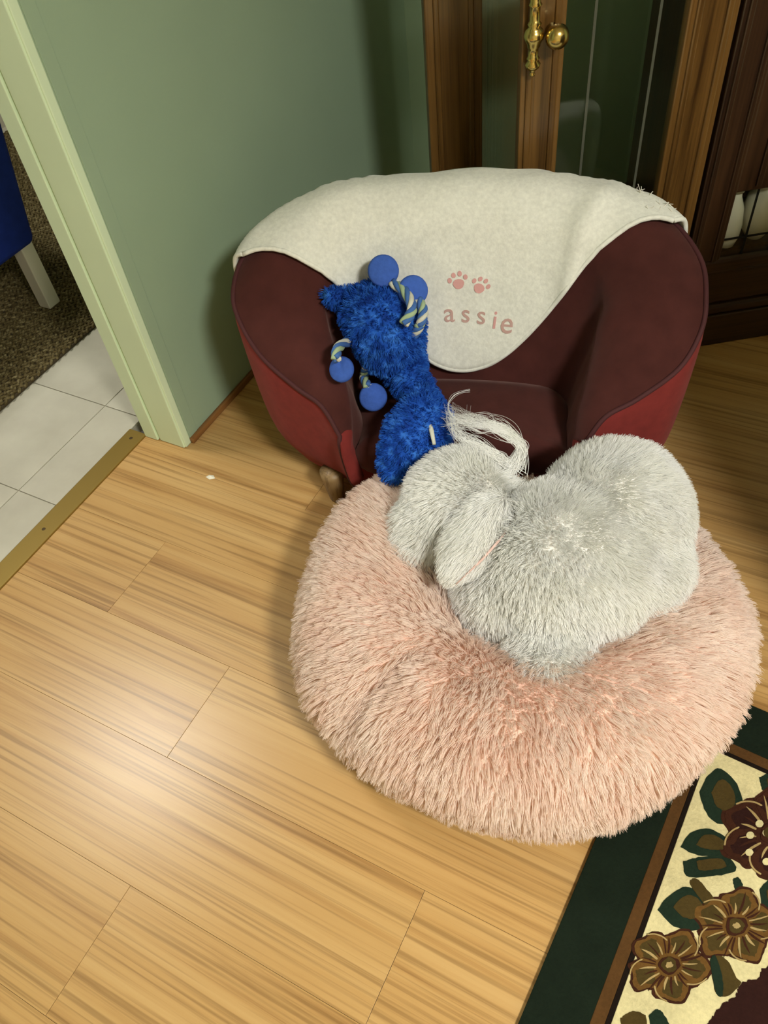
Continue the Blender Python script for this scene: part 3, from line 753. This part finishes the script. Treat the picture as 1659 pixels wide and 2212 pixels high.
# ear: a flap lying over the cheek
def ear_mesh():
    bm = bmesh.new(); ax = along(e0, e1); L = (e1 - e0).length
    mid = (e0 + e1) / 2; view = (Vector((0, 0, CAMH)) - mid).normalized()
    xa = (e1 - e0).normalized(); za = (Vector((0.25, -0.45, 0.85)) - xa * Vector((0.25, -0.45, 0.85)).dot(xa)).normalized(); ya = za.cross(xa)
    g = bmesh.ops.create_icosphere(bm, subdivisions=4, radius=1.0)
    for v in g['verts']:
        x, y, z = v.co; w = .031 * (1.0 + .12 * x - .35 * max(0, x) ** 3); 
        v.co = mid + xa * (x * L * .55) + ya * (y * w) + za * (z * .016 - y * y * .012) - DO
    return bm
eo = bm_obj('ear', ear_mesh(), MAT['ear_pink'], dg_e, True)
bm = bmesh.new(); tube(bm, [W(1112, 1112, .292) - DO, W(1085, 1160, .288) - DO, W(1040, 1210, .272) - DO, W(985, 1262, .245) - DO], [.001, .002, .002, .001], 8); bm_obj('ear_edge', bm, MAT['ear_pink'], eo, True)
# nose and shut eyes on the hidden side of the face
nb = p_tip + (p_tip - p_head).normalized() * 0.028
bm = bmesh.new(); ell(bm, nb + Vector((0, 0, -0.006)), (.010, .012, .009)); bm_obj('nose', bm, MAT['nose'], dg_e, True)
for k in (-1, 1):
    fx = (p_muz - p_head).normalized(); sx = fx.cross(Vector((0, 0, 1))).normalized()
    bm = bmesh.new(); ell(bm, p_head + fx * .055 + sx * (.036 * k) + Vector((0, 0, .028)), (.007, .007, .007)); bm_obj('eye', bm, MAT['nose'], dg_e, True)
def dog_fur(me, n, seed, length, lift, jit, flowf):
    P, N = tri_samples(me, n)
    return grow(P, N, flowf(P), length, lift, n // 10, 0.35, jit, 5, 26.0, seed)
hd = np.array(p_head - DO); tail = np.array(p_low - DO)
def body_flow(P):
    f = np.tile(np.array([.35, -.75, -.12]), (len(P), 1))
    d = P - np.array(p_neck - DO) - np.array([-.02, .03, .06]); f = f * .6 + nrmz(d) * .75
    hm = np.exp(-(np.linalg.norm(P - hd, axis=1) / .10) ** 2)[:, None]
    mz = np.array((p_muz - p_head).normalized()) * .9 + np.array([0.0, 0, -.6])
    return f * (1 - hm) + mz * hm
hair('fur', dog_fur(dme, 115000, 5, 0.021, 0.55, 0.30, body_flow), 0.00055, MAT['dog'], dg_e)
hair('ear_fur', dog_fur(eo.data, 16000, 6, 0.030, 0.22, 0.34, lambda P: np.tile(np.array((e1 - e0).normalized()), (len(P), 1))), 0.00055, MAT['dog'], eo)
# wispy topknot
tk = []
for q in range(190):
    up = q % 3 != 0; g = lambda k: random.gauss(0, k)
    r0 = W(1105 + g(16), 1015 + g(9), 0.27)
    if up: ctl = [r0, W(1126 + g(6), 968 + g(7), .298), W(1085 + g(10), 928 + g(8), .31), W(1030 + g(10), 912 + g(9), .305), W(978 + g(14), 902 + g(14), .295)]
    else: ctl = [r0, W(1075 + g(10), 985 + g(6), .298), W(1030 + g(10), 958 + g(8), .298), W(990 + g(8), 940 + g(8), .295), W(970 + g(10), 900 + g(16), .29)]
    tk.append(catmull(np.array(ctl), 8) - np.array(DO))
for q in range(9):
    tk.append(catmull(np.array([W(1040, 935, .30), W(985, 905, .295), W(968, 878, .29), W(985 + random.gauss(0, 2), 852, .29), W(1015, 843 + random.gauss(0, 2), .29)]), 8) - np.array(DO) + rng.normal(0, .0008, 3))
hair('topknot', np.array(tk), 0.00045, MAT['dog'], dg_e)

# ================================================================== BLUE TOY
from mathutils.bvhtree import BVHTree
def bvh_of(objs):
    vs, fs = [], []
    for o in objs:
        M = Matrix.Translation(o.parent.location) @ o.parent.rotation_euler.to_matrix().to_4x4(); k = len(vs)
        vs += [M @ v.co for v in o.data.vertices]; fs += [tuple(k + q for q in p.vertices) for p in o.data.polygons]
    return BVHTree.FromPolygons(vs, fs)
rest = bvh_of([o for o in SO.children if o.type == 'MESH'] + [cloth])
def T(u, v, off):                 # a point lying off metres above the sofa or blanket under it
    d = Vector(RW @ np.array([u - 829.5, v - 1106.0, FPX])).normalized(); c = Vector((0, 0, CAMH))
    h, n, _, _ = rest.ray_cast(c, d)
    if n.dot(d) > 0: n = -n
    return h - d * (off / max(0.45, -n.dot(d)))
TY = W(820, 720, 0.215); toy = empty('plush_toy', TY, 0, 'blue plush toy animal with striped rope legs lying on the maroon pet sofa', 'toy')
def loft_part(name, keys, parent, n=36, segs=22, m='toy', squash=0.8, fur=0, seed=9):
    K = catmull([[*p, r] for p, r in keys], n)
    bm = bmesh.new(); tube(bm, [Vector(k[:3]) - TY for k in K], [max(.004, k[3]) for k in K], segs, squash=squash)
    bmesh.ops.recalc_face_normals(bm, faces=bm.faces)
    for v in bm.verts:
        v.co += Vector(mnoise.noise_vector(v.co * 40)) * 0.003
    o = bm_obj(name, bm, MAT[m], parent, True)
    if fur:
        P, N = tri_samples(o.data, fur)
        flow = np.tile(np.array([.2, -.3, -.4]), (len(P), 1))
        hair('plush_pile', grow(P, N, flow, 0.009, 0.75, fur // 8, 0.5, 0.5, 4, 40.0, seed), 0.0007, MAT[m], o, 'stuff')
    return o
loft_part('body', [(T(745, 660, .045), .030), (T(780, 672, .06), .060), (T(828, 698, .075), .080), (T(846, 738, .07), .072), (T(866, 782, .055), .052), (T(884, 822, .045), .037), (T(905, 850, .042), .033), (T(917, 885, .045), .036)], toy, squash=0.88, fur=13000)
loft_part('tail', [(T(790, 655, .05), .034), (T(745, 650, .03), .026), (T(705, 638, .02), .011)], toy, 14, 14, fur=1500, seed=10)
hz0 = T(905, 930, .05).z
head = loft_part('head', [(T(918, 875, .045), .030), (T(914, 905, .05), .052), (T(902, 940, .055), .062), (W(884, 972, hz0 - .01), .056), (W(858, 1008, hz0 - .025), .038), (W(842, 1040, hz0 - .035), .014)], toy, squash=.95, fur=7000, seed=11)
bm = bmesh.new(); e_l = [W(u, v, hz0 + dz_) - TY for u, v, dz_ in ((926, 905, .042), (932, 930, .046), (938, 960, .038))]; tube(bm, e_l, [.003, .0042, .003], 8); bm_obj('stitched_eye', bm, MAT['rope_white'], head, True)
def rope_leg(pts, disc_c, disc_r, tilt=(0, 0, 0), sq=1.0):
    pts = [Vector(p) - TY for p in pts]
    C = catmull([tuple(p) for p in pts], 28); bm = bmesh.new()
    for s in range(4):
        path = []
        for q, c in enumerate(C):
            t = Vector(C[min(q + 1, len(C) - 1)]) - Vector(C[max(q - 1, 0)]); t.normalize()
            ref = Vector((0.3, 0.2, 0.9)); a = (ref - t * ref.dot(t)).normalized(); b = t.cross(a)
            an = s * math.pi / 2 + q * 0.36
            path.append(Vector(c) + a * (0.0048 * math.cos(an)) + b * (0.0048 * math.sin(an)))
        tube(bm, path, 0.0048, 8, mi=(0, 1, 0, 2)[s])
    lg = bm_obj('rope_leg', bm, [MAT['rope_blue'], MAT['rope_white'], MAT['rope_green']], toy, True)
    c = Vector(disc_c) - TY; nrm = (Vector((0, 0, CAMH)) - Vector(disc_c)).normalized() + Vector(tilt)
    Q = nrm.normalized().to_track_quat('Z', 'Y').to_matrix().to_4x4()
    bm = bmesh.new(); lathe(bm, [(0.0001, -.008), (disc_r * .86, -.008), (disc_r * .97, -.005), (disc_r, 0), (disc_r * .97, .005), (disc_r * .86, .008), (0.0001, .0085)], 28, Matrix.Translation(c) @ Q @ Matrix.Scale(sq, 4, (1, 0, 0)))
    bm_obj('felt_foot', bm, MAT['felt'], lg, True)
rope_leg([T(872, 700, .15), T(890, 668, .135), T(876, 632, .10), T(848, 612, .075)], T(828, 585, .065), .0285)
rope_leg([T(893, 725, .10), T(908, 700, .115), T(914, 672, .105), T(904, 648, .09)], T(892, 628, .085), .0275, (.15, .1, 0))
rope_leg([T(790, 745, .09), T(756, 738, .075), T(730, 752, .06), T(726, 776, .045)], T(738, 798, .03), .0235, (-.5, -.2, .1), 1.0)
rope_leg([T(815, 775, .075), T(794, 792, .075), T(786, 815, .06), T(795, 836, .045)], T(806, 858, .035), .0275)

# ================================================================== RUG
RA = -math.radians(4.0); RO = W(1282, 1823, 0)
rug = empty('flower_rug', (RO.x, RO.y, 0.0), RA, 'cream area rug with brown flowers and a dark green border', 'rug')
def rl(u, v):
    p = W(u, v, 0.008) - RO; c, s = math.cos(-RA), math.sin(-RA)
    return (p.x * c - p.y * s, p.x * s + p.y * c)
ytop = rl(1577, 1635)[1]; bw = (0.0, 0.080, 0.097, 0.104); RTOP = ytop + 0.104; RX1, RY0 = 1.6, -2.0
def strip(name, x0, x1, y0, y1, m, z=0.0075): return box(name, x0, x1, y0, y1, 0.0005, z, MAT[m], rug, 0.0008)
strip('green_border', 0, bw[1], RY0, RTOP, 'rug_green'); strip('green_border', bw[1], RX1, ytop + 0.024, RTOP, 'rug_green')
strip('brown_stripe', bw[1], bw[2], RY0, ytop + 0.024, 'rug_brown'); strip('brown_stripe', bw[2], RX1, ytop + 0.007, ytop + 0.024, 'rug_brown')
strip('dark_line', bw[2], bw[3], RY0, ytop + 0.007, 'rug_black'); strip('dark_line', bw[3], RX1, ytop, ytop + 0.007, 'rug_black')
strip('cream_field', bw[3], RX1, RY0, ytop, 'rug_cream')
_zc = 0
def blob(name, pts, z, m, n=40, jag=0.0):
    global _zc
    _zc += 1; z += (_zc % 300) * 1.2e-6
    P = catmull(list(pts) + [pts[0]], n)[:-1]; bm = bmesh.new(); vt, vb = [], []
    for x, y in P:
        x += random.uniform(-jag, jag); y += random.uniform(-jag, jag)
        vt.append(bm.verts.new((x, y, z))); vb.append(bm.verts.new((x, y, 0.006)))
    bm.faces.new(vt); k = len(vt)
    for q in range(k): bm.faces.new((vt[q], vt[(q + 1) % k], vb[(q + 1) % k], vb[q]))
    return bm_obj(name, bm, MAT[m], rug)
def blob_px(name, px, z, m, n=40, jag=0.0006): return blob(name, [rl(*p) for p in px], z, m, n, jag)
Z1, Z2, Z3, Z4 = 0.0082, 0.0088, 0.0093, 0.0098
# dark centre field with a scalloped edge (lower right corner of the photo)
edge = [rl(*p) for p in ((1500, 2260), (1530, 2210), (1560, 2170), (1590, 2150), (1600, 2125), (1640, 2110), (1668, 2085))]
blob('dark_field', edge + [(edge[-1][0] + .10, edge[-1][1] + .07), (edge[-1][0] + .3, edge[-1][1] + .02), (edge[-1][0] + .3, edge[0][1] - .3), (edge[0][0] + .02, edge[0][1] - .3)], Z1, 'rug_red', 120, 0.0015)
def leaf(px, m, vein=True, z=Z1):
    blob_px('leaf', px, z, m)
    if vein:
        c = np.mean(px, axis=0); blob_px('leaf_shade', [tuple(c + (np.array(p) - c) * .55 + np.array([5, -4])) for p in px], z + .0005, 'leaf_olive', 30)
# leaves
leaf([(1510, 1710), (1530, 1675), (1555, 1660), (1590, 1690), (1605, 1740), (1590, 1770), (1555, 1780), (1525, 1755)], 'leaf')
leaf([(1470, 1830), (1490, 1800), (1530, 1790), (1570, 1810), (1600, 1840), (1570, 1850), (1540, 1850), (1500, 1845)], 'leaf')
leaf([(1475, 1860), (1520, 1850), (1570, 1850), (1590, 1880), (1540, 1892), (1485, 1893)], 'leaf')
leaf([(1420, 1965), (1445, 1935), (1480, 1915), (1515, 1930), (1535, 1960), (1530, 1995), (1500, 2010), (1455, 2000)], 'leaf')
leaf([(1535, 2080), (1550, 2060), (1575, 2080), (1590, 2110), (1600, 2125), (1575, 2150), (1550, 2150), (1540, 2120)], 'leaf_olive', False)
leaf([(1533, 2072), (1545, 2065), (1560, 2110), (1560, 2150), (1545, 2140)], 'leaf', False, Z2)
leaf([(1640, 1680), (1660, 1672), (1690, 1690), (1680, 1720), (1650, 1710)], 'leaf')
leaf([(1640, 1920), (1665, 1900), (1690, 1940), (1670, 1980), (1648, 1960)], 'leaf')
leaf([(1500, 1925), (1490, 1905), (1505, 1898), (1530, 1925), (1555, 1965), (1535, 1970)], 'leaf_olive', False, Z2)
leaf([(1400, 2195), (1420, 2180), (1440, 2200), (1450, 2240), (1420, 2260)], 'leaf', False)
leaf([(1340, 2200), (1365, 2185), (1395, 2195), (1390, 2235), (1350, 2240)], 'leaf_olive', False)
leaf([(1582, 1900), (1595, 1895), (1605, 1915), (1590, 1925)], 'leaf', False)
def flower(cx, cy, r, npet, rot, petal='petal', sx=1.0, sy=0.85):
    rr_ = random.Random(int(cx))
    for k in range(npet):
        a = rot + 2 * math.pi * k / npet
        px = cx + math.cos(a) * r * .58 * sx; py = cy + math.sin(a) * r * .58 * sy
        rings = {1.0: [], .86: [], .5: []}
        for t in np.linspace(0, 2 * math.pi, 13)[:-1]:
            rr = r * .50 * (1 + .13 * math.sin(4 * t + k * 1.7) + rr_.uniform(-.05, .05))
            for q in rings: rings[q].append((px + q * rr * math.cos(t) * sx, py + q * rr * math.sin(t) * sy))
        blob_px('petal_edge', rings[1.0], Z1, 'petal_dark', 40); blob_px('petal', rings[.86], Z2, petal, 40)
        sh = [(u + math.cos(a) * r * .06, v + math.sin(a) * r * .06) for u, v in rings[.5]]
        blob_px('petal_shade', sh, Z2 + .0003, 'leaf_olive' if petal != 'petal_dark' else 'rug_red', 30, 0.0012)
        for j in range(5):       # fine pale and dark lines
            b = a + (j - 2) * .27
            p0 = np.array((cx + math.cos(b) * r * .34 * sx, cy + math.sin(b) * r * .34 * sy)); L = rr_.uniform(.62, .95); p1 = np.array((cx + math.cos(b + .06) * r * L * sx, cy + math.sin(b + .06) * r * L * sy))
            nn = np.array((-(p1 - p0)[1], (p1 - p0)[0])); nn = nn / np.linalg.norm(nn) * rr_.uniform(1.0, 2.2)
            blob_px('petal_vein', [tuple(p0 - nn), tuple((p0 + p1) / 2 - nn * 1.3 + nn), tuple(p1), tuple((p0 + p1) / 2 + nn * 1.3 + nn), tuple(p0 + nn)], Z3, 'petal_light' if j % 2 else 'petal_dark', 14, 0.0)
        b0, b1 = a - .34, a + .34       # pale rim between neighbouring petals
        arc = [(px + .93 * r * .5 * math.cos(t) * sx, py + .93 * r * .5 * math.sin(t) * sy) for t in np.linspace(a + .5, a + 1.7, 5)] + [(px + .86 * r * .5 * math.cos(t) * sx, py + .86 * r * .5 * math.sin(t) * sy) for t in np.linspace(a + 1.7, a + .5, 5)]
        blob_px('petal_rim', arc, Z3 + .0002, 'petal_light', 24, 0.0)
    for q, (rad, m) in enumerate(((.27, 'petal_dark'), (.2, 'leaf_olive'), (.09, 'petal_light'))):
        cc = [(cx + math.cos(t) * r * rad * sx * rr_.uniform(.8, 1.15), cy + math.sin(t) * r * rad * sy * rr_.uniform(.8, 1.15)) for t in np.linspace(0, 2 * math.pi, 9)[:-1]]
        blob_px('flower_centre', cc, Z3 + .0004 + q * .0002, m, 24)
flower(1590, 2000, 92, 5, -1.4)
flower(1445, 2085, 92, 5, -1.1, sx=.95)
flower(1668, 1800, 108, 6, -2.6, petal='petal_dark')
for u, v in ((1620, 1805), (1655, 1800), (1618, 1842), (1655, 1862), (1640, 1780)):
    cc = [(u + math.cos(t) * 9, v + math.sin(t) * 8) for t in np.linspace(0, 2 * math.pi, 7)[:-1]]; blob_px('flower_dot', cc, Z4, 'rug_cream', 14, 0.0)

# ================================================================== CRUMB
cp = W(455, 1031, 0.0)
crumb = mesh_obj('paper_scrap', [(-.011, -.004, .0006), (.002, -.007, .0006), (.012, .001, .0006), (.003, .007, .0006), (-.007, .005, .0006), (-.001, 0, .006)],
                 [(4, 3, 2, 1, 0), (0, 1, 5), (1, 2, 5), (2, 3, 5), (3, 4, 5), (4, 0, 5)], MAT['ceramic'])
crumb.location = cp; tag(crumb, 'tiny white scrap lying on the laminate floor by the door jamb', 'scrap')
